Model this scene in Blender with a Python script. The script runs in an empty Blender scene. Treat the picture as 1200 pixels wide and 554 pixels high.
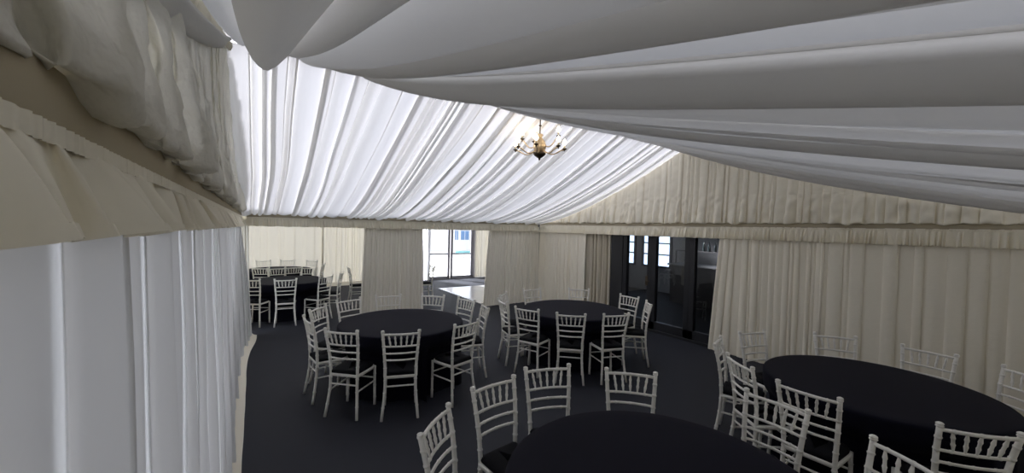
import bpy, bmesh, math, random
from mathutils import Vector, Matrix, noise
PI = math.pi
sc = bpy.context.scene
COL = sc.collection

# ------------------------------------------------------------------ helpers
def link(o, parent=None):
    COL.objects.link(o)
    if parent is not None:
        o.parent = parent
    return o

def mesh_obj(name, verts, faces, mat, parent=None, smooth=True):
    me = bpy.data.meshes.new(name)
    me.from_pydata([tuple(v) for v in verts], [], faces)
    if smooth:
        me.polygons.foreach_set('use_smooth', [True] * len(me.polygons))
    me.update()
    o = bpy.data.objects.new(name, me)
    if mat is not None:
        me.materials.append(mat)
    return link(o, parent)

def tag(o, label=None, cat=None, group=None, kind=None):
    if label: o['label'] = label
    if cat: o['category'] = cat
    if group: o['group'] = group
    if kind: o['kind'] = kind
    return o

def empty(name, loc, rz=0.0):
    o = bpy.data.objects.new(name, None)
    o.empty_display_size = 0.1
    o.location = loc
    o.rotation_euler = (0, 0, rz)
    return link(o)

class MB:
    """collects simple shapes into one mesh"""
    def __init__(s): s.v = []; s.f = []
    def add(s, vs, fs):
        b = len(s.v); s.v += [Vector(x) for x in vs]; s.f += [tuple(i + b for i in f) for f in fs]
    def box(s, x0, x1, y0, y1, z0, z1, bev=0.0):
        bm = bmesh.new()
        bmesh.ops.create_cube(bm, size=1.0)
        for v in bm.verts:
            v.co = Vector(((x0 + x1) / 2 + v.co.x * (x1 - x0), (y0 + y1) / 2 + v.co.y * (y1 - y0), (z0 + z1) / 2 + v.co.z * (z1 - z0)))
        if bev > 0:
            bmesh.ops.bevel(bm, geom=list(bm.edges), offset=bev, segments=2, affect='EDGES', profile=0.5)
        bm.verts.index_update()
        s.add([v.co.copy() for v in bm.verts], [[v.index for v in f.verts] for f in bm.faces])
        bm.free()
    def tube(s, pts, rad, n=8, caps=True):
        """pts: list of points, rad: number or list"""
        pts = [Vector(p) for p in pts]
        if not isinstance(rad, (list, tuple)): rad = [rad] * len(pts)
        vs = []; fs = []
        t = (pts[1] - pts[0]).normalized()
        a = Vector((0, 0, 1)) if abs(t.z) < .9 else Vector((1, 0, 0))
        nrm = t.cross(a).normalized()
        for i, p in enumerate(pts):
            if i == 0: tt = pts[1] - pts[0]
            elif i == len(pts) - 1: tt = pts[-1] - pts[-2]
            else: tt = pts[i + 1] - pts[i - 1]
            if tt.length < 1e-9: tt = t
            tt = tt.normalized()
            nrm = (nrm - tt * nrm.dot(tt)).normalized()
            bn = tt.cross(nrm)
            for k in range(n):
                an = 2 * PI * k / n
                vs.append(p + (nrm * math.cos(an) + bn * math.sin(an)) * rad[i])
        for i in range(len(pts) - 1):
            for k in range(n):
                k2 = (k + 1) % n
                fs.append((i * n + k, i * n + k2, (i + 1) * n + k2, (i + 1) * n + k))
        if caps:
            fs.append(tuple(reversed(range(n))))
            m = (len(pts) - 1) * n
            fs.append(tuple(range(m, m + n)))
        s.add(vs, fs)
    def lathe(s, prof, c=(0, 0, 0), n=16):
        """prof: (r, z) list about the vertical through c"""
        c = Vector(c); vs = []; fs = []
        for r, z in prof:
            for k in range(n):
                a = 2 * PI * k / n
                vs.append(c + Vector((r * math.cos(a), r * math.sin(a), z)))
        m = len(prof)
        for i in range(m - 1):
            for k in range(n):
                k2 = (k + 1) % n
                fs.append((i * n + k, i * n + k2, (i + 1) * n + k2, (i + 1) * n + k))
        fs.append(tuple(reversed(range(n)))); fs.append(tuple(range((m - 1) * n, m * n)))
        s.add(vs, fs)
    def build(s, name, mat, parent=None, smooth=True):
        return mesh_obj(name, s.v, s.f, mat, parent, smooth)

def flat_edges(o, ang=40):
    """sharp look on box-like meshes"""
    me = o.data
    me.polygons.foreach_set('use_smooth', [False] * len(me.polygons))
    return o

def lerp(a, b, t): return a + (b - a) * t
def sstep(a, b, x):
    t = max(0.0, min(1.0, (x - a) / (b - a))); return t * t * (3 - 2 * t)
def nz(x, y=0.0, z=0.0): return noise.noise(Vector((x, y, z)))

# ------------------------------------------------------------------ materials
def srgb(r, g, b):
    f = lambda c: c / 12.92 if c <= .04045 else ((c + .055) / 1.055) ** 2.4
    return (f(r / 255), f(g / 255), f(b / 255), 1)

def new_mat(name):
    m = bpy.data.materials.new(name); m.use_nodes = True
    nt = m.node_tree
    for n in list(nt.nodes): nt.nodes.remove(n)
    out = nt.nodes.new('ShaderNodeOutputMaterial')
    return m, nt, out

def principled(name, col, rough=.5, metal=0.0, noise_amt=0.0, noise_scale=40.0, bump=0.0, bump_scale=200.0, spec=.5, sheen=0.0):
    m, nt, out = new_mat(name)
    b = nt.nodes.new('ShaderNodeBsdfPrincipled')
    b.inputs['Base Color'].default_value = col
    b.inputs['Roughness'].default_value = rough
    b.inputs['Metallic'].default_value = metal
    b.inputs['Specular IOR Level'].default_value = spec
    if sheen: b.inputs['Sheen Weight'].default_value = sheen
    nt.links.new(b.outputs[0], out.inputs[0])
    tc = nt.nodes.new('ShaderNodeTexCoord')
    if noise_amt:
        n = nt.nodes.new('ShaderNodeTexNoise'); n.inputs['Scale'].default_value = noise_scale; n.inputs['Detail'].default_value = 5
        nt.links.new(tc.outputs['Object'], n.inputs['Vector'])
        mx = nt.nodes.new('ShaderNodeMix'); mx.data_type = 'RGBA'
        lo = tuple(c * (1 - noise_amt) for c in col[:3]) + (1,); hi = tuple(min(1, c * (1 + noise_amt)) for c in col[:3]) + (1,)
        mx.inputs[6].default_value = lo; mx.inputs[7].default_value = hi
        nt.links.new(n.outputs['Fac'], mx.inputs[0]); nt.links.new(mx.outputs[2], b.inputs['Base Color'])
    if bump:
        n2 = nt.nodes.new('ShaderNodeTexNoise'); n2.inputs['Scale'].default_value = bump_scale; n2.inputs['Detail'].default_value = 3
        nt.links.new(tc.outputs['Object'], n2.inputs['Vector'])
        bp = nt.nodes.new('ShaderNodeBump'); bp.inputs['Strength'].default_value = bump; bp.inputs['Distance'].default_value = .01
        nt.links.new(n2.outputs['Fac'], bp.inputs['Height']); nt.links.new(bp.outputs[0], b.inputs['Normal'])
    return m

def fabric(name, col, trans_col, trans=.4, wrinkle=.15, scale=6.0, sheen=.0):
    """woven lining: diffuse reflection plus light let through from behind"""
    m, nt, out = new_mat(name)
    d = nt.nodes.new('ShaderNodeBsdfDiffuse'); d.inputs['Color'].default_value = col
    t = nt.nodes.new('ShaderNodeBsdfTranslucent'); t.inputs['Color'].default_value = trans_col
    mx = nt.nodes.new('ShaderNodeMixShader'); mx.inputs[0].default_value = trans
    nt.links.new(d.outputs[0], mx.inputs[1]); nt.links.new(t.outputs[0], mx.inputs[2])
    last = mx
    if sheen:
        g = nt.nodes.new('ShaderNodeBsdfGlossy'); g.inputs['Roughness'].default_value = .45
        m2 = nt.nodes.new('ShaderNodeMixShader'); m2.inputs[0].default_value = sheen
        nt.links.new(mx.outputs[0], m2.inputs[1]); nt.links.new(g.outputs[0], m2.inputs[2]); last = m2
    tc = nt.nodes.new('ShaderNodeTexCoord')
    n = nt.nodes.new('ShaderNodeTexNoise'); n.inputs['Scale'].default_value = scale; n.inputs['Detail'].default_value = 4; n.inputs['Roughness'].default_value = .55
    nt.links.new(tc.outputs['Object'], n.inputs['Vector'])
    bp = nt.nodes.new('ShaderNodeBump'); bp.inputs['Strength'].default_value = wrinkle; bp.inputs['Distance'].default_value = .03
    nt.links.new(n.outputs['Fac'], bp.inputs['Height'])
    nt.links.new(bp.outputs[0], d.inputs['Normal'])
    nt.links.new(last.outputs[0], out.inputs[0])
    return m

def emission(name, col, strength):
    m, nt, out = new_mat(name)
    e = nt.nodes.new('ShaderNodeEmission'); e.inputs['Color'].default_value = col; e.inputs['Strength'].default_value = strength
    nt.links.new(e.outputs[0], out.inputs[0]); return m

def glass(name, tint, ior=1.5, clear=1.0):
    m, nt, out = new_mat(name)
    t = nt.nodes.new('ShaderNodeBsdfTransparent'); t.inputs['Color'].default_value = tint
    g = nt.nodes.new('ShaderNodeBsdfGlossy'); g.inputs['Roughness'].default_value = .02
    fr = nt.nodes.new('ShaderNodeFresnel'); fr.inputs['IOR'].default_value = ior
    mx = nt.nodes.new('ShaderNodeMixShader')
    nt.links.new(fr.outputs[0], mx.inputs[0]); nt.links.new(t.outputs[0], mx.inputs[1]); nt.links.new(g.outputs[0], mx.inputs[2])
    nt.links.new(mx.outputs[0], out.inputs[0]); return m

M = {}
M['roof_lining'] = fabric('roof_lining', (.80, .785, .75, 1), (.77, .77, .83, 1), .107, .22, 6)
M['ext_lining'] = fabric('far_roof_lining', (.78, .77, .74, 1), (.77, .77, .80, 1), .06, .15, 6)
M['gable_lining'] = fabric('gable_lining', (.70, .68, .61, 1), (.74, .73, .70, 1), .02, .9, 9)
M['side_lining'] = fabric('side_lining', (.74, .745, .74, 1), (.76, .77, .82, 1), .031, .15, 5)
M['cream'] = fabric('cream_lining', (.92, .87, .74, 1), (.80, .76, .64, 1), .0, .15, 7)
M['cream_thin'] = fabric('cream_lining_thin', (.88, .845, .75, 1), (.80, .77, .69, 1), .045, .15, 7)
M['voile'] = fabric('white_voile', (.85, .85, .86, 1), (.85, .86, .92, 1), .3, .1, 7)
M['cream_shaded'] = fabric('cream_lining_shaded', (.60, .55, .45, 1), (.6, .55, .45, 1), .0, .2, 7)  # cream lining again, with the shade of bunched folds put into its colour
M['ruffle'] = fabric('ruffle_cream', (.90, .85, .71, 1), (.75, .70, .56, 1), .02, .2, 9)
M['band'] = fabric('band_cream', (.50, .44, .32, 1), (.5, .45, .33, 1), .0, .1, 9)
M['gold'] = principled('brass_strip', (.75, .6, .32, 1), .3, .9)
M['carpet'] = principled('charcoal_carpet', (.024, .026, .036, 1), .7, 0, .45, 300, .25, 420, .3)
M['white_wood'] = principled('limewash_white_wood', (.90, .88, .82, 1), .42, 0, .06, 60, .06, 160)
M['pad'] = principled('black_seat_fabric', (.007, .007, .009, 1), .9, 0, .2, 200, .2, 500, .2)
M['cloth'] = principled('black_table_cloth', (.0052, .0052, .0125, 1), .8, 0, .15, 8, .06, 700, .12, .02)
M['table_wood'] = principled('plywood_tabletop', (.45, .32, .2, 1), .6, 0, .2, 30)
M['dark_frame'] = principled('dark_grey_frame', (.016, .017, .021, 1), .45)
M['dark_glass'] = glass('door_glass', (.8, .82, .86, 1))
M['clear_glass'] = glass('clear_glass', (.97, .98, 1, 1))
M['alu'] = principled('grey_aluminium', (.34, .33, .36, 1), .4, .3)
M['brass'] = principled('antique_brass', (.72, .58, .40, 1), .35, .6)
M['dark_brass'] = principled('dark_bronze', (.10, .075, .05, 1), .4, .7)
M['candle'] = principled('ivory_candle_tube', (.85, .8, .66, 1), .5)
M['bulb'] = emission('lit_bulb', (1, .82, .58, 1), 11.0)
M['dance'] = principled('white_gloss_panel', (.80, .80, .82, 1), .18, 0, .03, 3)
M['alu_edge'] = principled('aluminium_edging', (.6, .6, .62, 1), .35, .8)
M['bar_wall'] = principled('grey_plaster', (.20, .195, .19, 1), .8, 0, .1, 4)
M['bar_wood'] = principled('dark_bar_wood', (.03, .025, .022, 1), .5, 0, .3, 12)
M['bar_floor'] = principled('dark_boards', (.012, .011, .010, 1), .8, 0, .3, 10, spec=.15)
M['sky_pane'] = emission('daylit_pane', (.62, .78, 1, 1), 1.9)
M['white_frame'] = principled('painted_white_frame', (.3, .33, .38, 1), .5)
M['bottle'] = principled('dark_bottle_glass', (.02, .03, .03, 1), .12)
M['concrete'] = principled('pale_concrete', (.72, .71, .68, 1), .9, 0, .1, 3)
M['render'] = principled('white_render', (.86, .85, .83, 1), .9, 0, .04, 2)
M['blue_pane'] = principled('blue_window_pane', (.16, .28, .5, 1), .15)
M['teal'] = principled('teal_paint', (.10, .30, .32, 1), .5)

# ------------------------------------------------------------------ cross-sections of pleated cloth
def knife(L, wr, orr, t, seed, flip=.35, nfield=5, bulge=.5, wfun=None):
    """folded pleats: list of (s, d); d is how far the cloth stands out into the room"""
    rnd = random.Random(seed)
    pts = []; s = 0.0; start_d = 0.0
    while s < L:
        k = wfun(s) if wfun else 1.0
        w = rnd.uniform(*wr) * k; o = rnd.uniform(*orr) * k; o = min(o, w * .8)
        b = s + w; pos = rnd.random() > flip; bl = t * bulge * rnd.uniform(.3, 1.4)
        end_d = 0.0 if pos else -2 * t
        for j in range(nfield):
            u = j / (nfield - 1)
            pts.append((lerp(s, b, u), lerp(start_d, end_d, u * u * (3 - 2 * u)) + bl * math.sin(PI * u)))
        if pos:
            pts += [(b + .12 * t, -.15 * t), (b + .05 * t, -.45 * t), (b - o * .5, -.8 * t), (b - o * .95, -1.0 * t), (b - o, -1.25 * t), (b - o * .95, -1.6 * t), (b - o * .5, -1.85 * t)]
            start_d = -2 * t
        else:
            pts += [(b + o * .5, -1.85 * t), (b + o * .95, -1.6 * t), (b + o, -1.25 * t), (b + o * .95, -1.0 * t), (b + o * .5, -.8 * t), (b - .05 * t, -.45 * t), (b - .12 * t, -.15 * t)]
            start_d = 0.0
        s = b
    return pts

def soft(L, wr, ar, seed, n=6, sharp=0.0):
    """rounded random waves"""
    rnd = random.Random(seed); pts = []; s = 0.0; lo = 0.0
    while s < L:
        w = rnd.uniform(*wr); a = rnd.uniform(*ar); sk = rnd.uniform(.3, .7); nlo = rnd.uniform(-.15, .15) * a
        lean = rnd.uniform(-1, 1) * sharp
        for j in range(n):
            u = j / n
            uu = u / sk * .5 if u < sk else .5 + (u - sk) / (1 - sk) * .5
            h = .5 - .5 * math.cos(2 * PI * uu)
            pts.append((s + u * w + lean * w * h, lerp(lo, nlo, u) + a * h))
        s += w; lo = nlo
    pts.append((s, lo))
    return pts

def sheet(name, mat, prof, nv, fn, parent=None, solid=0.0):
    vs = []; fs = []; n = len(prof)
    for i, (s, d) in enumerate(prof):
        for j in range(nv):
            vs.append(fn(s, d, j / (nv - 1)))
    for i in range(n - 1):
        for j in range(nv - 1):
            fs.append((i * nv + j, (i + 1) * nv + j, (i + 1) * nv + j + 1, i * nv + j + 1))
    return mesh_obj(name, vs, fs, mat, parent)

# ------------------------------------------------------------------ the marquee
XL, XR = -.21, 6.54
YN, YR, YF, YB = -.55, 4.14, 8.40, 13.55
ZR, ZE, ZH = 3.55, 2.12, 1.90

def roof_z(y):
    return lerp(ZR, ZE, (y - YR) / (YF - YR)) if y > YR else lerp(ZR, ZE, (YR - y) / (YR - YN))

# floor (carpet) -----------------------------------------------------------
mb = MB(); mb.box(-3.2, 9.6, -.9, YB + .12, -.06, 0)
tag(flat_edges(mb.build('floor', M['carpet'])), kind='structure')

# far roof slope
nf = Vector((0, -(ZR - ZE), -(YF - YR))).normalized()
def far_fn(s, d, v):
    y = lerp(YR, YF + .02, v)
    z = lerp(ZR, ZE, v) - .21 * 4 * v * (1 - v) * (1 + .25 * nz(s * .9, 3.1)) * (1 + .3 * (v - .5))
    x = XL - .25 + s + (.05 * nz(s * 2.2, v * 2.2, 7) + .05 * nz(s * .8, v * 1.3, 17)) * math.sin(PI * v)
    g = 1.0 + .5 * math.sin(PI * v)
    fine = (.010 * nz(s * 14, v * 1.4, 21) + .006 * nz(s * 33, v * 2.0, 5) + .020 * nz(s * 5, v * 1.2, 2)) * (.35 + math.sin(PI * v))
    return Vector((max(XL - .05, min(x, XR + .04)), y, z)) + nf * (d * g + fine)
tag(sheet('ceiling', M['roof_lining'], knife(XR - XL + .45, (.07, .24), (.008, .032), .014, 12, .35, 9, 2.2), 34, far_fn), kind='structure')

# unseen ridge beam above the linings, added to block sun at the ridge gap
mb = MB(); mb.box(XL - .1, XR + .1, YR - .16, YR + .16, ZR + .045, ZR + .12); tag(flat_edges(mb.build('trim_3', M['alu'])), kind='structure')
# near roof slope (over the camera)
nn = Vector((0, (ZR - ZE), -(YR - YN))).normalized()
def near_fn(s, d, v):
    y = lerp(YR - .005, YN, v)
    roll = math.exp(-s / 1.3)
    sag = (.10 + .05 * nz(s * 1.3, 1.7)) * 4 * v * (1 - v)
    z = lerp(ZR - .01, ZE, v) - sag
    x = XL - .25 + s + .05 * nz(s * 1.4, v * 2.0, 3) * math.sin(PI * v); s -= .23
    # the first metre off the left gable hangs in loose rolls
    ph = (s - .05) / .40 + .18 * nz(s * 2, v * 1.5, 4)
    hang = roll * sstep(-.02, .22, s) * .085 * abs(math.sin(PI * ph)) ** .8 * (1 - .35 * v)
    fine = (.030 * nz(s * 6, v * 1.3, 12) + .009 * nz(s * 17, v * 2, 13)) * (.4 + .6 * math.sin(PI * v))
    return Vector((max(XL - .05, min(x, XR + .04)), y, z - hang)) + nn * (d * (1.0 + .6 * math.sin(PI * v)) + fine)
tag(sheet('ceiling', M['roof_lining'], knife(XR - XL + .45, (.09, .22), (.03, .09), .036, 6, .3, 9, 1.6), 40, near_fn), kind='structure')

# left side lining (lower wall) with its hem strip on the carpet
wl = empty('wall_left', (0, 0, 0)); tag(wl, kind='structure')
def left_off(y, z):
    e = sstep(6.6, 8.0, y)
    return e * .12 * (1 - (z / 2.0) ** 2) + .06 * (1 - z / 2.0)
def left_fn(s, d, v):
    y = 8.15 - s; z = lerp(2.06, .01, v)
    lean = .12 * (1 - v) * sstep(0, .6, 2.5 - y)
    return Vector((XL + .0 + left_off(y, z) + d * (.5 + .6 * v) + .012 * nz(y * 3, z * 1.5), y + .03 * nz(y * 2, z) + lean * .3, z))
left_prof = knife(8.7, (.12, .36), (.008, .03), .012, 23, .4, 7, 2.0)
sheet('side_lining', M['side_lining'], left_prof, 16, left_fn, wl)
def lhem_fn(s, d, v):
    y = 8.1 - s
    return Vector((XL + left_off(y, 0) - .01 + .03 * v + (.014 * nz(y * 1.7) + .06) * v, y, .06 * (1 - v) ** 2 + .006))
sheet('hem_strip', M['cream'], [(i * .1, 0) for i in range(88)], 3, lhem_fn, wl)

# gables ------------------------------------------------------------------
def gable(parent, x, sgn, mat, prof, nv, puff, zb, seed, y0):
    """upper lining of an end wall: pleats from the rake down to a puffed lower edge"""
    def fn(s, d, v):
        y = y0 + s
        zt = roof_z(max(YN, min(YF, y))) + .01
        lump = 1 + .35 * nz(y * 2.6, seed) + .75 * nz(y * 7, seed + 4)
        h0 = .34
        vv = .72
        hh = min(h0, (zt - zb) * .6)
        zl = zb - .035 * max(0, nz(y * 7, seed + 4) + .3) - .010 * nz(y * 17, seed)
        if v < vv:
            u = v / vv
            z = lerp(zt, zb + hh, u)
            off = .015 + puff * .45 * u ** 2.2
            a = .6 + .4 * u
        else:
            u = (v - vv) / (1 - vv)
            if u < .62:
                q = u / .62
                z = lerp(zb + hh, zl + .025, q)
                off = .015 + puff * (.45 + (lump - .45) * q ** .8)
                a = 1 + 1.3 * q
            else:
                q = (u - .62) / .38
                z = zl + .025 - .035 * math.sin(min(1, q * 1.6) * PI / 2) + .03 * q * q
                off = .015 + puff * lump * (1 - q ** 1.8) + .01 * math.sin(PI * q)
                a = 2.3 - 1.6 * q
        k = min(1.0, (zt - zb) / .35)
        wrk = (.020 * nz(y * 9, z * 9 + y * 3, seed) + .012 * nz(y * 22, z * 14 - y * 5, seed)) * (1 if v > .6 else .3)
        return Vector((x + sgn * (off * k + d * a * k + wrk * k), y, z if zt > zb + .02 else zb))
    return sheet('gable_lining', mat, prof, nv, fn, parent)
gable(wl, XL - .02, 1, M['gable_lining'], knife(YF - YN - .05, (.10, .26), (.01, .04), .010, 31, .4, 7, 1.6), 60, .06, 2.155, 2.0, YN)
wr = empty('wall_right', (0, 0, 0)); tag(wr, kind='structure')
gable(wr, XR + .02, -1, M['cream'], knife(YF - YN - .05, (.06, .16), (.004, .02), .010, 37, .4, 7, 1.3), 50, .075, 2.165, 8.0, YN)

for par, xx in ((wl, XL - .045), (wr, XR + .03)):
    mb = MB(); mb.box(xx, xx + .015, YN, YF, 2.02, 2.30); flat_edges(mb.build('eave_backing', M['band'], par))  # opaque strip added behind the gable puffs to close light gaps

# lower right wall, two cream panels from the glass doors towards the camera
def rwall_fn(y0, y1, flare):
    def fn(s, d, v):
        y = y0 - s; z = lerp(2.10, .01, v)
        fl = flare * sstep(.45, 0, s) * v * .14
        return Vector((XR - .02 - d * (.8 + .5 * v) - .012 - .02 * v - .006 * nz(y * 5, z * 2), max(y1, y) + fl, z))
    return fn
sheet('side_panel', M['cream'], knife(1.42, (.05, .11), (.003, .010), .008, 41, .4, 6, 1.6), 12, rwall_fn(3.46, 2.02, 1), wr)
sheet('side_panel', M['cream'], knife(2.58, (.07, .20), (.003, .010), .008, 43, .4, 6, 1.6), 12, rwall_fn(2.06, -.55, 0), wr)
mb = MB(); mb.tube([(XR - .045, 2.05, .01), (XR - .04, 2.05, 2.09)], [.022, .016], 8)
mb.build('seam', M['cream'], wr)
# corner piece of the right wall between the far opening and the glass doors
sheet('side_panel', M['cream'], knife(1.76, (.05, .12), (.003, .012), .009, 45, .4, 6, 1.6), 12, rwall_fn(8.40, 6.62, 0), wr)
# header above the glass doors, behind the valance
mb = MB(); mb.box(XR + .06, XR + .10, 2.8, 6.1, 2.1, 2.3)
flat_edges(mb.build('door_header', M['dark_frame'], wr))

# near wall behind the camera
wn = empty('wall_near', (0, 0, 0)); tag(wn, kind='structure')
sheet('side_panel', M['cream'], soft(XR - XL, (.10, .2), (.02, .05), 47), 6, lambda s, d, v: Vector((min(XL + s, XR), YN + d, lerp(2.14, .01, v))), wn)

# ---------------- valances
def valance(name, P0, P1, nrm, z0, zh, seed, label, wr_, ar_, hem=False, band=(2.075, 2.165), lump=0.0):
    P0 = Vector(P0); P1 = Vector(P1); dr = (P1 - P0); L = dr.length; dr.normalize(); nrm = Vector(nrm)
    root = empty(name, (P0 + P1) / 2)
    off = (P0 + P1) / 2
    tag(root, label, 'valance')
    prof = soft(L, wr_, ar_, seed, 10, .5)
    zf = zh if callable(zh) else (lambda s: zh)
    def pos(s, d, v, extra=0.0):
        zb = zf(s) + .010 * nz(s * 7, seed)
        z = lerp(z0, zb, v) + d * .25 * v
        g = lerp(.06, 1.3, v ** .7)
        sl = .02 * nz(s * 3, seed + 2) * v
        return P0 + dr * min(L, s + sl) + nrm * (.025 + d * g + .012 * v + lump * v * nz(s * 1.8, seed) + extra) + Vector((0, 0, z)) - off
    ru = sheet('ruffle', M['ruffle'], prof, 9, lambda s, d, v: pos(s, d, v), root)
    if hem:
        sheet('hem', M['ruffle'], prof, 3, lambda s, d, v: pos(s, d, lerp(.87, 1.0, v), .003), root)
    bnd = MB(); x = []
    prof2 = [(L * i / 40, 0) for i in range(41)]
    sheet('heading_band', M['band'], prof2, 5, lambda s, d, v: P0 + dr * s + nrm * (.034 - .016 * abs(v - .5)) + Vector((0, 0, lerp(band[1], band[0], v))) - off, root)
    gat = soft(L, (.012, .03), (.002, .005), seed + 9, 4)
    sheet('gathered_edge', M['ruffle'], gat, 3, lambda s, d, v: P0 + dr * min(s, L) + nrm * (.034 + d) + Vector((0, 0, lerp(z0 + .010, z0 - .014, v))) - off, root)
    return root
valance('valance', (XL - .01, 8.38, 0), (XL - .01, YN, 0), (1, 0, 0), 2.085, lambda s: lerp(1.912, 1.964, min(1, s / 7.5)), 51,
        'wide cream gathered pelmet along the top of the left side lining', (.06, .17), (.02, .05), True, lump=.03)
valance('valance', (XL + .09, YF, 0), (XR - .13, YF, 0), (0, -1, 0), 2.075, 1.915, 52,
        'cream frilled pelmet across the far opening under the bright ceiling', (.03, .065), (.02, .04))
valance('valance', (XR, YF - .01, 0), (XR, YN, 0), (-1, 0, 0), 2.085, 1.895, 53,
        'cream ruffled pelmet along the right wall above the dark glass doors', (.032, .07), (.03, .055))

# ruched edging where the near roof meets the left gable
def ruche_fn(s, d, v):
    y = YR - s; z = roof_z(y) - .03
    return Vector((XL + .015 + d + .012 * math.sin(PI * v), y, z - lerp(.0, .07, v)))
rr = sheet('trim_1', M['ruffle'], soft(YR - YN, (.02, .045), (.008, .02), 61, 4), 6, ruche_fn); tag(rr, kind='structure')

# ---------------- drapes at the far opening
def drape(name, label, P0, P1, nrm, seed, edge0=0.0, edge1=0.0, mat='cream', wr_=(.04, .09), t=.014, ztop=2.04, pinch=None, flare=0.0, group=None):
    """hanging curtain; edge0/edge1 shift its two side edges outwards towards the floor"""
    P0 = Vector(P0); P1 = Vector(P1); dr = P1 - P0; L = dr.length; dr.normalize(); nrm = Vector(nrm)
    c = (P0 + P1) / 2
    prof = knife(L, wr_, (.004, .014), t * .75, seed, .4, 6, 1.6)
    Lm = max(p[0] for p in prof)
    def fn(s, d, v):
        u = s / Lm
        sh = lerp(-edge0, edge1, u) * (v ** .8)
        w = 1.0
        if pinch:
            pv, pa = pinch
            k = math.exp(-((v - pv) / .28) ** 2) * pa
            sh += (.5 - u) * L * k
        z = lerp(ztop, .012, v)
        side = .012 * nz(s * 5, v * 3, seed)
        return P0 + dr * (u * L + sh) + nrm * (.02 + d * (.8 + .6 * v) + side + flare * v) + Vector((0, 0, z)) - c
    o = sheet(name, M[mat], prof, 18, fn)
    o.location = c
    tag(o, label, 'curtain', group)
    return o
drape('curtain', 'cream curtain panel hanging between the two far openings, behind the centre table', (1.92, YF + .03, 0), (3.17, YF + .03, 0), (0, -1, 0), 71, .08, .05, mat='cream_thin')
drape('curtain', 'cream curtain right of the end doorway, its hem trailing on the carpet', (4.93, YF + .03, 0), (6.50, YF + .03, 0), (0, -1, 0), 72, .15, 0, mat='cream_thin')
drape('curtain', 'narrow beige curtain gathered at the far left corner by the lining', (-.27, YF + .03, 0), (-.10, YF + .03, 0), (0, -1, 0), 73, 0, .05, wr_=(.03, .06), mat='cream_thin')
drape('curtain', 'darker bunched curtain beside the left jamb of the dark glass doors', (XR + .055, 6.66, 0), (XR + .055, 5.92, 0), (-1, 0, 0), 74, .02, .0, wr_=(.08, .15), t=.034, mat='cream_shaded')

# ---------------- room beyond the opening
wb = empty('wall_back', (0, 0, 0)); tag(wb, kind='structure')
def back_fn(x0, x1):
    return lambda s, d, v: Vector((min(x1, x0 + s), YB - .03 - d - .01 * v, lerp(2.5, .01, v)))
sheet('back_panel', M['cream_thin'], knife(4.9, (.14, .3), (.003, .01), .010, 81, .4, 5, .8), 6, back_fn(-3.1, 1.80), wb)
sheet('back_panel', M['cream_thin'], knife(3.1, (.06, .13), (.003, .01), .014, 82, .4, 5, 1), 6, back_fn(1.80, 4.92), wb)
sheet('back_panel', M['cream_thin'], knife(2.2, (.06, .12), (.003, .01), .014, 83, .4, 5, 1), 6, back_fn(7.27, 9.45), wb)
mb = MB(); mb.box(4.8, 7.4, YB - .02, YB + .03, 2.22, 2.6); flat_edges(mb.build('door_lintel', M['cream'], wb))
mb = MB(); mb.tube([(1.80, YB - .06, 0), (1.80, YB - .06, 2.5)], .03, 8); mb.build('seam', M['cream'], wb)
tag(sheet('trim_2', M['cream'], [(0, 0), (8.0, 0)], 3, lambda s, d, v: Vector((-3.1 + s, YB - .085 - .09 * v, .11 * (1 - v) ** 1.5 + .006))), kind='structure')
# extension side linings and roof
we = empty('wall_extension', (0, 0, 0)); tag(we, kind='structure')
sheet('side_panel', M['side_lining'], soft(5.1, (.1, .2), (.02, .04), 84), 5, lambda s, d, v: Vector((-3.1 + d, min(YF + .1 + s, YB), lerp(2.5, 0, v))), we)
sheet('side_panel', M['side_lining'], soft(5.1, (.1, .2), (.02, .04), 85), 5, lambda s, d, v: Vector((9.5 - d, min(YF + .1 + s, YB), lerp(2.5, 0, v))), we)
sheet('side_panel', M['cream'], soft(2.9, (.1, .2), (.02, .04), 86), 5, lambda s, d, v: Vector((-3.1 + s * .985, YF + .12 - d, lerp(2.5, 0, v))), we)
sheet('side_panel', M['cream'], soft(2.9, (.1, .2), (.02, .04), 87), 5, lambda s, d, v: Vector((6.6 + s * .985, YF + .12 - d, lerp(2.5, 0, v))), we)
def ext_roof(s, d, v):
    y = lerp(YF + .05, YB + .03, v)
    return Vector((-3.12 + s, y, lerp(2.16, 2.5, v) + .9 * math.sin(PI * v) - d))
tag(sheet('ceiling', M['ext_lining'], knife(12.6, (.12, .3), (.03, .08), .014, 88), 14, ext_roof), kind='structure')

# white voile beside the glazed end doors
def voile_fn(s, d, v): return Vector((4.86 + s, YB - .12 - d, lerp(2.3, .02, v)))
tag(sheet('curtain', M['voile'], knife(.50, (.06, .11), (.015, .03), .016, 89), 8, voile_fn),
    'sheer white curtain left of the bright glazed end doors', 'curtain')

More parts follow.
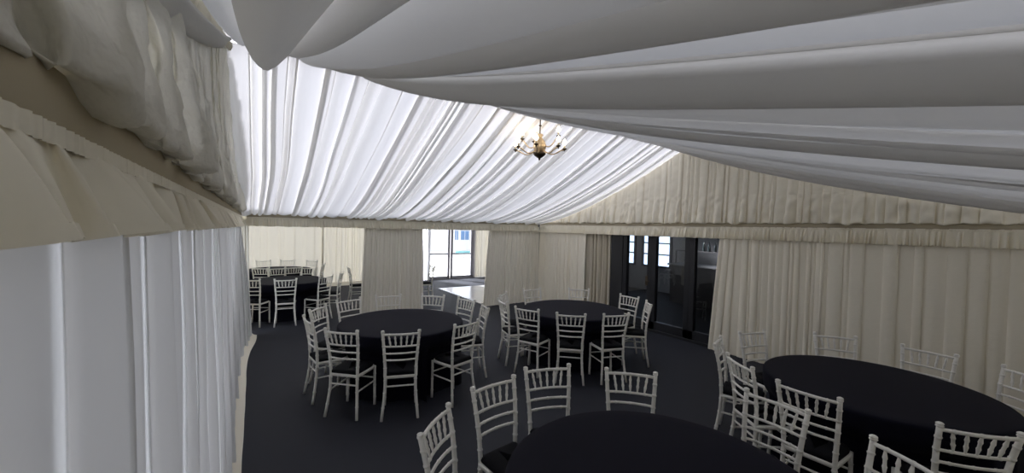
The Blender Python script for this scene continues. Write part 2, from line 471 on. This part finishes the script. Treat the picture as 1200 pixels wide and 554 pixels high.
# glazed end doors
d1 = empty('door_1', (6.28, YB + .03, 0)); tag(d1, kind='structure')
def dbox(mb, x0, x1, z0, z1, t=.03): mb.box(x0 - 6.28, x1 - 6.28, -t, t, z0, z1, .004)
mb = MB(); dbox(mb, 5.22, 5.32, 0, 2.22, .04); dbox(mb, 7.20, 7.29, 0, 2.22, .04); dbox(mb, 5.22, 7.29, 2.14, 2.22, .04); dbox(mb, 5.22, 7.29, 0, .03, .04)
mb.build('door_frame', M['alu'], d1, False)
for a, b in ((5.33, 6.21), (6.24, 7.19)):
    mb = MB(); dbox(mb, a, a + .09, .03, 2.13); dbox(mb, b - .09, b, .03, 2.13); dbox(mb, a, b, 2.04, 2.13); dbox(mb, a, b, .03, .11); dbox(mb, a, b, .93, .98, .02)
    lf = mb.build('door_leaf', M['alu'], d1, False)
    mb = MB(); dbox(mb, a + .08, b - .08, .10, .935, .004); dbox(mb, a + .08, b - .08, .975, 2.05, .004)
    mb.build('pane', M['clear_glass'], lf, False)
mb = MB(); mb.box(-.01, .02, -.07, -.03, .9, 1.12, .006); mb.tube([(.01, -.05, 1.0), (.01, -.09, 1.0), (.12, -.09, 1.0)], .009, 6)
mb.build('handle', M['alu'], d1)

# outside the end doors
mb = MB(); mb.box(-40, 50, YB + .12, 60, -.10, -.03); tag(flat_edges(mb.build('ground', M['concrete'])), kind='structure')
bd = empty('building', (8.5, 30, -.03)); tag(bd, 'pale building with blue windows seen through the end doors', 'building')
mb = MB(); mb.box(-14, 14, 0, 5, 0, 3.6); flat_edges(mb.build('wall', M['render'], bd))
for w0, w1 in ((5.6, 6.0), (6.15, 7.0)):
    mb = MB(); mb.box(w0, w1, -.06, .02, .85, 2.6); w = flat_edges(mb.build('window', M['render'], bd))
    mb = MB(); wm = (w0 + w1) / 2
    for a, b in ((w0 + .05, wm - .03), (wm + .03, w1 - .05)):
        mb.box(a, b, -.08, -.05, .92, 1.68); mb.box(a, b, -.08, -.05, 1.74, 2.5)
    flat_edges(mb.build('pane', M['blue_pane'], w))
mb = MB(); mb.box(7.2, 7.75, -.08, .02, .5, 2.2); flat_edges(mb.build('doorway', M['blue_pane'], bd))
bench = empty('railing', (10.0, 20, -.03)); tag(bench, 'low teal rail standing outside beyond the end doors', 'railing')
bn = MB(); bn.box(-.5, .55, -.05, .05, .50, .64, .015); bn.build('top_bar', M['teal'], bench)
bn = MB(); bn.box(-.5, .55, -.02, .02, .25, .29, .01); bn.build('lower_bar', M['alu'], bench)
for px in (-.45, .03, .5):
    bn = MB(); bn.tube([(px, 0, 0), (px, 0, .52)], .03, 8); bn.build('post', M['alu'], bench)

# dance floor
df = empty('dance_floor', (6.9, 10.0, 0)); tag(df, 'white glossy square dance floor laid on the carpet near the end doors', 'dance floor')
for i in range(4):
    for j in range(3):
        x0 = 4.97 + i * .92 - 6.9; y0 = 8.68 + j * .92 - 10.0
        mb = MB(); mb.box(x0, x0 + .917, y0, y0 + .917, 0.0, .022, .002); flat_edges(mb.build('panel', M['dance'], df))
mb = MB(); mb.box(4.90 - 6.9, 4.97 - 6.9, 8.62 - 10, 11.44 - 10, 0, .018); mb.box(4.90 - 6.9, 8.65 - 6.9, 11.441 - 10, 11.50 - 10, 0, .018)
flat_edges(mb.build('edging', M['alu_edge'], df))

# ---------------- dark glass doors in the right wall
d2 = empty('door_2', (XR + .10, 4.5, 0)); tag(d2, kind='structure')
def pbox(mb, y0, y1, z0, z1, t0=-.045, t1=.045): mb.box(t0, t1, y0 - 4.5, y1 - 4.5, z0, z1, .005)
mb = MB(); pbox(mb, 5.58, 5.90, 0, 2.12, -.06, .06); pbox(mb, 2.90, 3.02, 0, 2.12, -.06, .06); pbox(mb, 2.9, 5.9, 2.06, 2.16, -.06, .06); pbox(mb, 2.9, 5.9, 0, .05, -.07, .07)
mb.build('door_frame', M['dark_frame'], d2, False)
for a, b in ((5.58, 4.86), (4.86, 4.05), (4.05, 3.02)):
    mb = MB(); pbox(mb, a - .10, a, .05, 2.06); pbox(mb, b, b + .10, .05, 2.06); pbox(mb, b, a, 1.95, 2.06); pbox(mb, b, a, .05, .21)
    lf = mb.build('door_leaf', M['dark_frame'], d2, False)
    mb = MB(); pbox(mb, b + .095, a - .095, .20, 1.96, -.006, .006)
    mb.build('pane', M['dark_glass'], lf, False)
mb = MB(); mb.tube([(-.05, .46, 1.0), (-.10, .46, 1.0), (-.10, .36, 1.0)], .010, 6); mb.box(-.055, -.045, .43, .49, .9, 1.1, .003)
mb.build('handle', M['dark_brass'], d2)

# bar room behind the glass
BX = 11.2
br = empty('wall_bar', (0, 0, 0)); tag(br, kind='structure')
mb = MB(); mb.box(BX, BX + .1, 0, 11, 0, 3); mb.box(XR + .12, BX, 11, 11.1, 0, 3); mb.box(XR + .12, BX, -.1, 0, 0, 3)
flat_edges(mb.build('bar_walls', M['bar_wall'], br))
mb = MB(); mb.box(9.65, BX + .1, -.1, 11.1, -.08, -.001); mb.box(XR + .07, 9.65, -.1, 8.3, -.08, -.062)
flat_edges(mb.build('bar_base', M['bar_floor'], br))
mb = MB(); mb.box(XR + .19, 9.62, .05, 8.28, .001, .012); flat_edges(mb.build('bar_boards', M['bar_floor'], br))
mb = MB(); mb.box(XR + .1, BX + .1, -.1, 8.4, 3.0, 3.1); mb.box(9.6, BX + .1, 8.4, 11.1, 3.0, 3.1); flat_edges(mb.build('bar_soffit', M['bar_wall'], br))

CAM = Vector((0, 0, 1.992))
def bar_window(n, ys, z0, z1, rows):
    w = empty('window_%d' % n, (BX - .03, 0, 0)); tag(w, kind='structure')
    y0, y1 = ys
    mb = MB(); cols = max(2, round((y1 - y0) / .42))
    mb.box(-.03, .03, y0 - .06, y0, z0 - .06, z1 + .06); mb.box(-.03, .03, y1, y1 + .06, z0 - .06, z1 + .06)
    mb.box(-.03, .03, y0, y1, z0 - .06, z0); mb.box(-.03, .03, y0, y1, z1, z1 + .06)
    for i in range(1, cols): yy = lerp(y0, y1, i / cols); mb.box(-.025, .02, yy - .025, yy + .025, z0, z1)
    for i in range(1, rows): zz = lerp(z0, z1, i / rows); mb.box(-.02, .02, y0, y1, zz - .02, zz + .02)
    flat_edges(mb.build('window_frame', M['dark_frame'], w))
    mb = MB(); mb.box(.022, .027, y0, y1, z0, z1); flat_edges(mb.build('pane', M['sky_pane'], w))
bar_window(1, (8.95, 9.75), .86, 2.35, 4)
bar_window(2, (7.55, 8.55), .86, 2.35, 4)
bar_window(3, (5.35, 5.95), 1.85, 2.35, 2)

# back bar under the third window
bb = empty('bar_counter', (10.2, 5.5, -.0)); tag(bb, 'dark bar counter inside the room behind the glass doors', 'counter')
mb = MB(); mb.box(-.25, .25, -1.6, 1.2, 0, 1.05, .01); flat_edges(mb.build('body', M['bar_wood'], bb))
mb = MB(); mb.box(-.32, .32, -1.65, 1.25, 1.05, 1.10, .01); flat_edges(mb.build('worktop', M['bar_wall'], bb))
mb = MB(); mb.box(-.02, .25, -1.6, 1.2, 1.45, 1.48); mb.box(-.02, .0, -1.6, -1.56, 1.10, 1.45); mb.box(-.02, .0, 1.16, 1.2, 1.10, 1.45)
flat_edges(mb.build('glass_shelf', M['bar_wood'], bb))
rnd = random.Random(5)
bot = MB(); bot.lathe([(.036, 0), (.038, .01), (.038, .17), (.034, .20), (.015, .235), (.013, .30), (.016, .302), (.016, .315)], n=10)
b0 = bot.build('bottle', M['bottle'])
for k in range(8):
    o = b0 if k == 0 else b0.copy()
    if k: COL.objects.link(o)
    o.location = (10.3 + .05 * (k % 2), 4.75 + k * .17 + rnd.uniform(-.03, .03), 1.48); o.scale = (1, 1, rnd.uniform(.75, 1.05))
    tag(o, 'dark bottle on the shelf behind the right pane of the glass doors', 'bottle', 'bottles on the bar shelf')

# ------------------------------------------------------------------ chairs
def rings(pts, rad, at, amp=.0035, w=.006):
    """insert bamboo rings at the given fractions of a straight or bent post"""
    P = [Vector(p) for p in pts]; seg = [(P[i + 1] - P[i]).length for i in range(len(P) - 1)]; L = sum(seg)
    def at_len(l):
        i = 0
        while i < len(seg) - 1 and l > seg[i]: l -= seg[i]; i += 1
        u = l / seg[i]; return P[i].lerp(P[i + 1], u)
    rad_at = lambda f: rad if not callable(rad) else rad(f)
    st = {0.0: 0, 1.0: 0}
    acc = 0
    for s_ in seg[:-1]: acc += s_; st[acc / L] = 0
    for f in at:
        for o, a in ((-2.2 * w, 0), (-w, .25), (-.5 * w, 1), (.5 * w, 1), (w, .25), (2.2 * w, 0)):
            ff = f + o / L
            if 0 < ff < 1: st[ff] = a
    out = []; rr = []
    for f in sorted(st):
        out.append(at_len(f * L)); rr.append(rad_at(f) + amp * st[f])
    return out, rr

SEATZ = .445
def rear_path(sx):
    pts = []
    for z, x, y in ((0, .180, -.052), (.15, .165, -.026), (.30, .152, -.006), (.45, .150, 0), (.60, .158, -.008), (.75, .169, -.030), (.905, .180, -.065)):
        pts.append((sx * x, y, z))
    return pts
def rear_at(z, sx):
    p = rear_path(sx)
    for i in range(len(p) - 1):
        if p[i][2] <= z <= p[i + 1][2]:
            u = (z - p[i][2]) / (p[i + 1][2] - p[i][2]); return Vector(p[i]).lerp(Vector(p[i + 1]), u)
    return Vector(p[-1])

def make_chair():
    root = empty('chiavari_chair', (0, 0, 0))
    W = M['white_wood']
    for sx in (-1, 1):
        p, r = rings(rear_path(sx), lambda f: .0155 - .002 * abs(f - .5), (.14, .30, .44, .58, .66, .745, .84, .925), .0035)
        mb = MB(); mb.tube(p, r, 9)
        top = Vector(rear_path(sx)[-1])
        mb.lathe([(.013, -.004), (.019, .002), (.019, .008), (.014, .011), (.019, .016), (.018, .021), (.010, .026)], top, 10)
        mb.build('rear_post', W, root)
        fp = [(sx * .166, .322, 0), (sx * .160, .328, .2), (sx * .157, .330, SEATZ - .015)]
        p, r = rings(fp, .0145, (.2, .5, .8), .003)
        mb = MB(); mb.tube(p, r, 9); mb.build('leg', W, root)
    # seat frame: rounded trapezoid ring
    prof = []
    def outline(g, n=6):
        c = [(-.165 - g, -.012 - g * .3), (.165 + g, -.012 - g * .3), (.182 + g, .345 + g), (-.182 - g, .345 + g)]
        rr = [.02, .02, .11, .11]; pts = []
        for i in range(4):
            P = Vector(c[i] + (0,)); A = Vector(c[i - 1] + (0,)); B = Vector(c[(i + 1) % 4] + (0,))
            a = P + (A - P).normalized() * rr[i]; b = P + (B - P).normalized() * rr[i]
            for j in range(n + 1):
                u = j / n; pts.append(a.lerp(P, u).lerp(P.lerp(b, u), u))
        return pts
    def loops(name, mat, rows):
        vs = []; fs = []; n = None
        for g, z in rows:
            o = outline(g); n = len(o); vs += [Vector((p.x, p.y, z)) for p in o]
        for i in range(len(rows) - 1):
            for k in range(n): fs.append((i * n + k, i * n + (k + 1) % n, (i + 1) * n + (k + 1) % n, (i + 1) * n + k))
        fs.append(tuple(reversed(range(n)))); fs.append(tuple(range((len(rows) - 1) * n, len(rows) * n)))
        return mesh_obj(name, vs, fs, mat, root)
    loops('seat_frame', W, [(-.012, SEATZ - .030), (0, SEATZ - .026), (.004, SEATZ - .012), (0, SEATZ), (-.012, SEATZ + .002)])
    loops('seat_cushion', M['pad'], [(-.020, SEATZ), (-.010, SEATZ + .006), (-.008, SEATZ + .02), (-.018, SEATZ + .034), (-.06, SEATZ + .040), (-.13, SEATZ + .042)])
    # back rails, gently bowed backwards
    def rail(name, z, r, bow=.022):
        a = rear_at(z, -1); b = rear_at(z, 1); pts = []
        for j in range(9):
            u = j / 8; p = a.lerp(b, u); p.y -= bow * 4 * u * (1 - u); pts.append(p)
        p2, r2 = rings(pts, r, (.18, .5, .82), .0022, .005)
        mb = MB(); mb.tube(p2, r2, 8); mb.build(name, W, root); return pts
    top = rail('top_rail', .888, .0115)
    low = rail('back_rail', .757, .0095)
    rail('back_rail', .682, .0095); rail('back_rail', .610, .0095)
    for k in range(5):
        u = .155 + k * .1725
        def on(pts, u):
            f = u * 8; i = min(7, int(f)); return pts[i].lerp(pts[i + 1], f - i)
        uu = .5 + (u - .5) * .86
        mb = MB(); a = on(low, uu); b = on(top, u)
        mb.tube([a.lerp(b, f) for f in (0, .12, .28, .36, .44, .60, .68, .76, .9, 1)], [.0065, .0065, .0095, .0115, .0085, .0085, .0115, .0095, .0065, .0065], 7)
        mb.build('spindle', W, root)
    for a, b in (((-.158, .327, .30), (.158, .327, .30)), (tuple(rear_at(.335, -1)), tuple(rear_at(.335, 1))),
                 (tuple(rear_at(.27, -1)), (-.162, .325, .27)), (tuple(rear_at(.27, 1)), (.162, .325, .27))):
        p, r = rings([a, Vector(a).lerp(Vector(b), .5), b], .0085, (.25, .75), .002, .005)
        mb = MB(); mb.tube(p, r, 7); mb.build('stretcher', W, root)
    return root

chair0 = make_chair()
chair_kids = list(chair0.children)
used = [False]
seats = {}                       # table -> list of (x, y, facing) for shaping the cloths
def chair(table, m, ang, label, group, center, face=None):
    """m: middle of the back's top rail, ang: direction of the rail in degrees"""
    global chair0
    x, y = m
    if ang is None:
        f = Vector((center[0] - x, center[1] - y)).normalized()
    else:
        a = math.radians(ang); f = Vector((-math.sin(a), math.cos(a)))
        if f.dot(Vector((center[0] - x, center[1] - y))) < 0: f = -f
        c = Vector((center[0] - x, center[1] - y)).normalized()
        f = (f * .65 + c * .35).normalized()
    bx, by = x + f.x * .065, y + f.y * .065
    rz = math.atan2(f.y, f.x) - PI / 2
    if not used[0]:
        r = chair0; used[0] = True
    else:
        r = chair0.copy(); COL.objects.link(r)
        for ch in chair_kids:
            c = ch.copy(); COL.objects.link(c); c.parent = r
    r.location = (bx, by, 0); r.rotation_euler = (0, 0, rz)
    tag(r, label, 'chair', group)
    seats.setdefault(table, []).append((bx, by, f))
    return r

TC = {'T1': (1.60, 4.90), 'T2': (4.13, 4.45), 'T5': (1.67, 1.13), 'T6': (4.30, .97), 'T3': (.60, 9.60), 'T4': (.55, 11.88), 'T7': (2.94, 9.78)}
G = {'T1': 'chairs around the centre table', 'T2': 'chairs around the table by the glass doors', 'T5': 'chairs around the foreground table',
     'T6': 'chairs around the right-hand table', 'T3': 'chairs around the far left table', 'T4': 'chairs around the rearmost table', 'T7': 'chairs behind the centre curtain'}
W = 'white chair '
LIST = [
 ('T1', (.74, 4.20), -40, 'white spindle-back chair at front left of the centre table, back to the camera'),
 ('T1', (1.28, 3.95), -18, 'white spindle-back chair squarely in front of the centre table, nearest its middle'),
 ('T1', (.57, 4.88), -79, 'white chair at the left side of the centre table, seen edge-on in front of another'),
 ('T1', (.73, 5.52), 47, 'white chair at back left of the centre table, behind the edge-on left one'),
 ('T1', (1.15, 5.87), 18, 'white chair beyond the centre table, just left of the middle curtain panel'),
 ('T1', (1.67, 5.97), -10, 'white chair beyond the centre table, pale against the middle cream curtain panel'),
 ('T1', (2.30, 5.66), -42, 'white chair beyond the centre table, below the glazed end doors'),
 ('T1', (2.63, 5.13), -78, 'white chair at far right of the centre table, near the dance floor corner'),
 ('T1', (2.64, 4.62), -103, 'white chair at the right of the centre table, seen as one thin upright'),
 ('T1', (1.99, 3.93), 14, 'white chair at front right of the centre table, turned three-quarters to the left'),
 ('T2', (3.37, 5.28), 43, 'white chair at back left of the glass-door table, outer of the overlapping pair'),
 ('T2', (3.06, 4.80), -100, 'white chair at the left of the glass-door table, nearer of the overlapping pair'),
 ('T2', (3.20, 4.27), -62, 'white chair at front left of the glass-door table, leftmost of its front three'),
 ('T2', (3.47, 3.76), -42, 'white chair at the front of the glass-door table, middle of its front three'),
 ('T2', (3.92, 3.44), -22, 'white chair at front right of the glass-door table, rightmost of its front three'),
 ('T2', (4.98, 3.70), -130, 'white chair at the right of the glass-door table, seen side-on'),
 ('T2', (5.14, 4.22), -82, 'white chair standing against the dark glass doors, behind the side-on one'),
 ('T2', (4.86, 5.10), -33, 'white chair beyond the glass-door table, in front of the bunched curtain'),
 ('T2', (4.15, 5.50), -4, 'white chair beyond the glass-door table, against the cream curtain by the doorway'),
 ('T5', (.85, 2.00), 42, 'white chair at far left of the foreground table, cut off at bottom edge'),
 ('T5', (1.41, 2.28), 3, 'white chair at back left of the foreground table, black seat showing'),
 ('T5', (1.90, 2.33), -21, 'white chair straight behind the foreground table, second from the left of its back row'),
 ('T5', (2.41, 1.93), -47, 'white chair behind the foreground table, standing alone right of centre'),
 ('T5', (2.83, 1.11), -92, 'white chair right of the foreground table, overlapping the right table chair behind'),
 ('T5', (2.68, .46), -117, 'white chair cut by the bottom edge between the two nearest tables'),
 ('T6', (3.88, 2.05), 19, 'white chair at far left of the right-hand table, side-on before the curtain edge'),
 ('T6', (3.44, 1.61), -122, 'white chair at left of the right-hand table, its back turned obliquely'),
 ('T6', (4.58, 2.05), -16, 'white chair beyond the right-hand table, nearest the curtain edge'),
 ('T6', (3.26, 1.07), -85, 'white chair in front of the right-hand table, large with its back tilted to the right'),
 ('T6', (5.22, 1.50), -52, 'white chair beyond the right-hand table, middle of the three along the cream wall'),
 ('T6', (5.40, .84), -90, 'white chair beyond the right-hand table, third from the curtain edge'),
 ('T6', (5.23, .24), -125, 'white chair at the right edge of the photo beyond the right-hand table'),
 ('T6', (3.56, .42), -47, 'white chair at front right of the right-hand table, large, square to the camera'),
 ('T3', (.51, 8.58), -4, 'white chair facing the far left table, full back view in the opening'),
 ('T3', (-.02, 8.80), -24, 'white chair at the far left table, half hidden by the left lining edge'),
 ('T3', (1.20, 8.78), 40, 'white chair at front right of the far left table, turned to the left'),
 ('T3', (1.58, 9.26), 70, 'white chair right of the far left table, second from its front'),
 ('T3', (.45, 10.60), 8, 'white chair behind the far left table, its back between two others above the top'),
 ('T3', (1.10, 10.50), -28, 'white chair at back right of the far left table, rails against black cloth'),
 ('T3', (-.34, 10.12), 66, 'white chair left of the far left table, mostly behind the lining edge'),
 ('T4', (.14, 10.90), -18, 'white chair at the front of the rearmost table, left one of the two facing away'),
 ('T4', (.80, 10.86), 10, 'white chair at the front of the rearmost table, right one of the two facing away'),
 ('T4', (.24, 12.86), 18, 'white chair against the back wall, left one of the faint pair'),
 ('T4', (.80, 12.88), -8, 'white chair against the back wall, right one of the faint pair'),
 ('T4', (1.36, 12.52), -45, 'white chair at back right of the rearmost table'),
 ('T4', (1.55, 11.50), 72, 'white chair at the right side of the rearmost table'),
 ('T7', (2.02, 10.22), 98, 'white chair with black seat peeking out left of the middle curtain panel'),
 ('T7', (4.04, 9.92), 82, 'white chair with black seat peeking out right of the middle curtain panel'),
]
def relax():
    pol = []
    for t, m, a, lab in LIST:
        c = TC[t]; dx, dy = m[0] - c[0], m[1] - c[1]
        pol.append([t, math.atan2(dy, dx), max(1.09, math.hypot(dx, dy)), 0.0])
    for it in range(60):
        for t in TC:
            q = sorted([p for p in pol if p[0] == t], key=lambda p: p[1])
            for i in range(len(q)):
                A, B = q[i], q[(i + 1) % len(q)]
                g = (B[1] - A[1]) % (2 * PI)
                need = (.33 if t == 'T5' else .372) / (min(A[2], B[2]) - .42)
                if g < need:
                    e = (need - g) * .25
                    A[1] -= e; B[1] += e; A[3] -= e; B[3] += e
    return pol
for (t, m, a, lab), (t2, an, rr, da) in zip(LIST, relax()):
    chair(t, (TC[t][0] + rr * math.cos(an), TC[t][1] + rr * math.sin(an)), a + math.degrees(da), lab, G[t], TC[t])

# ------------------------------------------------------------------ tables
TR = .77
TLAB = {'T1': 'centre one ringed by ten chairs', 'T2': 'before the dark glass doors', 'T5': 'nearest one at the bottom of the photo',
        'T6': 'one at the right beside the cream wall', 'T3': 'far left one just beyond the opening', 'T4': 'rearmost one at far left', 'T7': 'behind the middle curtain panel'}
def table(key, seed):
    cx, cy = TC[key]; rnd = random.Random(seed)
    root = empty('round_table', (cx, cy, 0)); tag(root, 'round banquet table under black cloth, the ' + TLAB[key] if key not in ('T2', 'T7') else 'round banquet table under black cloth, standing ' + TLAB[key], 'table', 'round banquet tables')
    mb = MB(); mb.lathe([(TR - .03, .735), (TR - .015, .738), (TR - .012, .748), (TR - .02, .755)], n=48); mb.build('tabletop', M['table_wood'], root)
    for a in range(4):
        an = PI / 4 + a * PI / 2
        mb = MB(); mb.tube([(.36 * math.cos(an), .36 * math.sin(an), 0), (.36 * math.cos(an), .36 * math.sin(an), .74)], .016, 8); mb.build('leg', M['alu'], root)
    # cloth: disc, rounded edge, skirt that gives way where seats are pushed in
    N = 144; ph = [rnd.uniform(0, 2 * PI) for _ in range(4)]
    def push(th, z):
        r = 9.0
        if z > .53: return r
        dx, dy = math.cos(th), math.sin(th)
        for bx, by, f in seats.get(key, ()):
            # seat rectangle front edge and its side lines, in chair coordinates
            rx, ry = f.y, -f.x
            best = None
            for q in range(40):
                rr = .30 + q * .013
                px, py = cx + dx * rr - bx, cy + dy * rr - by
                v = px * f.x + py * f.y; u = abs(px * rx + py * ry)
                if u < .215 and v < .375: best = rr; break
            if best: r = min(r, best)
        return r
    prof = [(0, .762), (.25, .762), (.5, .762), (.68, .762), (TR - .02, .762), (TR - .006, .759), (TR + .001, .752), (TR + .004, .742)]
    zs = [.72, .66, .60, .56, .52, .48, .42, .34, .26, .18, .10, .05, .004]
    vs = []; fs = []
    raw = {}
    for zi, z in enumerate(zs):
        row = [min(push(2 * PI * k / N, min(z, .52)), 9) for k in range(N)]
        raw[zi] = row
    for r, z in prof:
        for k in range(N):
            a = 2 * PI * k / N; vs.append(Vector((r * math.cos(a), r * math.sin(a), z)))
    for zi, z in enumerate(zs):
        f = (.762 - z) / .762
        w = 1 - sstep(.50, .64, z)
        for k in range(N):
            a = 2 * PI * k / N
            fold = f * (.012 * math.sin(19 * a + ph[0]) + .009 * math.sin(31 * a + ph[1] + f) + .008 * math.sin(11 * a + ph[2]))
            r = TR + .004 + .01 * f + fold
            lo = min(raw[zi][(k + q) % N] for q in (-1, 0, 1))
            lim = lo - .012
            if lim < r: r = lerp(r, lim, w)
            vs.append(Vector((r * math.cos(a), r * math.sin(a), z)))
    n = len(prof) + len(zs)
    for i in range(n - 1):
        for k in range(N):
            fs.append((i * N + k, (i + 1) * N + k, (i + 1) * N + (k + 1) % N, i * N + (k + 1) % N))
    o = mesh_obj('tablecloth', vs, fs, M['cloth'])
    o.location = (cx, cy, 0)
    if key == 'T7': o.scale = root.scale = (.90, .90, 1)
    return o
CL = {'T1': 'blue-black floor length tablecloth on the centre table', 'T2': 'black floor length tablecloth on the table before the dark glass doors',
      'T5': 'black tablecloth on the nearest table, cut by the bottom edge of the photo', 'T6': 'large black tablecloth on the right-hand table beside the cream wall',
      'T3': 'black tablecloth on the far left table just beyond the opening', 'T4': 'black tablecloth on the rearmost table near the back wall', 'T7': 'black tablecloth on the table hidden by the middle curtain panel'}
for i, k in enumerate(('T1', 'T2', 'T5', 'T6', 'T3', 'T4', 'T7')):
    tag(table(k, 100 + i), CL[k], 'tablecloth', 'black tablecloths')

# ------------------------------------------------------------------ chandelier
CX, CY = 3.17, YR
ch = empty('chandelier', (CX, CY, 2.92)); tag(ch, 'brass candle chandelier with lit bulbs hanging from the ridge of the ceiling', 'chandelier')
mb = MB(); mb.tube([(0, 0, .31), (0, 0, .62)], .008, 8); mb.lathe([(.016, .44), (.02, .45), (.016, .46)], n=10); mb.build('rod', M['dark_brass'], ch)
mb = MB(); mb.lathe([(.01, .56), (.03, .57), (.05, .60), (.055, .63)], n=16); mb.build('ceiling_rose', M['brass'], ch)
mb = MB(); mb.lathe([(.014, .34), (.04, .335), (.046, .315), (.026, .30), (.036, .28), (.07, .24), (.088, .19), (.086, .15), (.066, .11), (.04, .09)], n=20); mb.build('body', M['brass'], ch)
mb = MB(); mb.lathe([(.04, .09), (.082, .088), (.088, .075), (.07, .05), (.035, .025), (.014, .015), (.016, .005), (.008, -.01), (.001, -.015)], n=20); mb.build('bowl', M['dark_brass'], ch)
va = math.atan2(CY, CX); right = va - PI / 2
def arm(ang, R, z0, zc, dip):
    a = right + ang; c, s = math.cos(a), math.sin(a)
    pts = []
    for j in range(13):
        u = j / 12
        r = lerp(.045, R, u); z = lerp(z0, zc - .012, u ** 2.2) - dip * math.sin(PI * min(1, u * 1.15)) ** 1.3 if u * 1.15 < 1 else lerp(z0, zc - .012, u ** 2.2)
        pts.append((r * c, r * s, z))
    mb = MB(); mb.tube(pts, .0085, 7); am = mb.build('arm', M['brass'], ch)
    p = (R * c, R * s, zc)
    mb = MB(); mb.lathe([(.005, -.03), (.010, -.022), (.007, -.014), (.026, -.004), (.032, .006), (.024, .004), (.014, .006)], p, 12); mb.build('drip_cup', M['dark_brass'], am)
    mb = MB(); mb.lathe([(.0125, .004), (.0125, .05), (.010, .052)], p, 10); mb.build('candle_tube', M['candle'], am)
    mb = MB(); mb.lathe([(.010, .052), (.021, .064), (.027, .080), (.023, .098), (.013, .116), (.005, .130), (.001, .135)], p, 10); mb.build('bulb', M['bulb'], am)
for an in (158, 108, -22): arm(math.radians(an), .26, .20, .29, .05)
for an in (172, 212, 262, 316, -8): arm(math.radians(an), .33, .12, .13, .055)

# ------------------------------------------------------------------ light
w = bpy.data.worlds.new('sky'); sc.world = w; w.use_nodes = True
nt = w.node_tree; bg = nt.nodes['Background']
bg.inputs['Color'].default_value = (.88, .93, 1.0, 1)
# hazy sky, brighter on the sun's side
tcw = nt.nodes.new('ShaderNodeTexCoord'); dp = nt.nodes.new('ShaderNodeVectorMath'); dp.operation = 'DOT_PRODUCT'
dp.inputs[1].default_value = Vector((-.34, .82, .42)).normalized()
mr = nt.nodes.new('ShaderNodeMapRange'); mr.inputs['From Min'].default_value = -.75; mr.inputs['From Max'].default_value = .9
mr.inputs['To Min'].default_value = .12; mr.inputs['To Max'].default_value = 2.9
nt.links.new(tcw.outputs['Generated'], dp.inputs[0]); nt.links.new(dp.outputs['Value'], mr.inputs['Value']); nt.links.new(mr.outputs[0], bg.inputs['Strength'])
sun = bpy.data.lights.new('sun', 'SUN'); sun.energy = 14; sun.angle = math.radians(8); sun.color = (.97, .97, 1)
so = link(bpy.data.objects.new('sun', sun))
sd = Vector((-.34, .80, .36)).normalized()      # towards the sun
so.rotation_euler = sd.to_track_quat('Z', 'Y').to_euler()
so.location = (-5, 15, 12)

# ------------------------------------------------------------------ camera
cam = bpy.data.cameras.new('camera'); co = link(bpy.data.objects.new('camera', cam))
yaw, pitch, roll = math.radians(33.68), math.radians(-1.24), math.radians(1.37)
F = Vector((math.sin(yaw) * math.cos(pitch), math.cos(yaw) * math.cos(pitch), math.sin(pitch)))
R = Vector((math.cos(yaw), -math.sin(yaw), 0)); U = R.cross(F)
R2 = R * math.cos(roll) + U * math.sin(roll); U2 = U * math.cos(roll) - R * math.sin(roll)
mat = Matrix((R2, U2, -F)).transposed().to_4x4(); mat.translation = CAM
co.matrix_world = mat
cam.sensor_fit = 'HORIZONTAL'; cam.sensor_width = 36; cam.lens = 453.16 * 36 / 1200
cam.clip_start = .02; cam.clip_end = 300
sc.camera = co
sc.cycles.use_denoising = True
sc.cycles.max_bounces = 12; sc.cycles.diffuse_bounces = 8; sc.cycles.transmission_bounces = 8; sc.cycles.transparent_max_bounces = 12
vs = sc.view_settings
sc.display_settings.display_device = 'sRGB'
vs.view_transform = 'Standard'; vs.look = 'None'; vs.gamma = 1; vs.use_curve_mapping = False; vs.exposure = 0.74
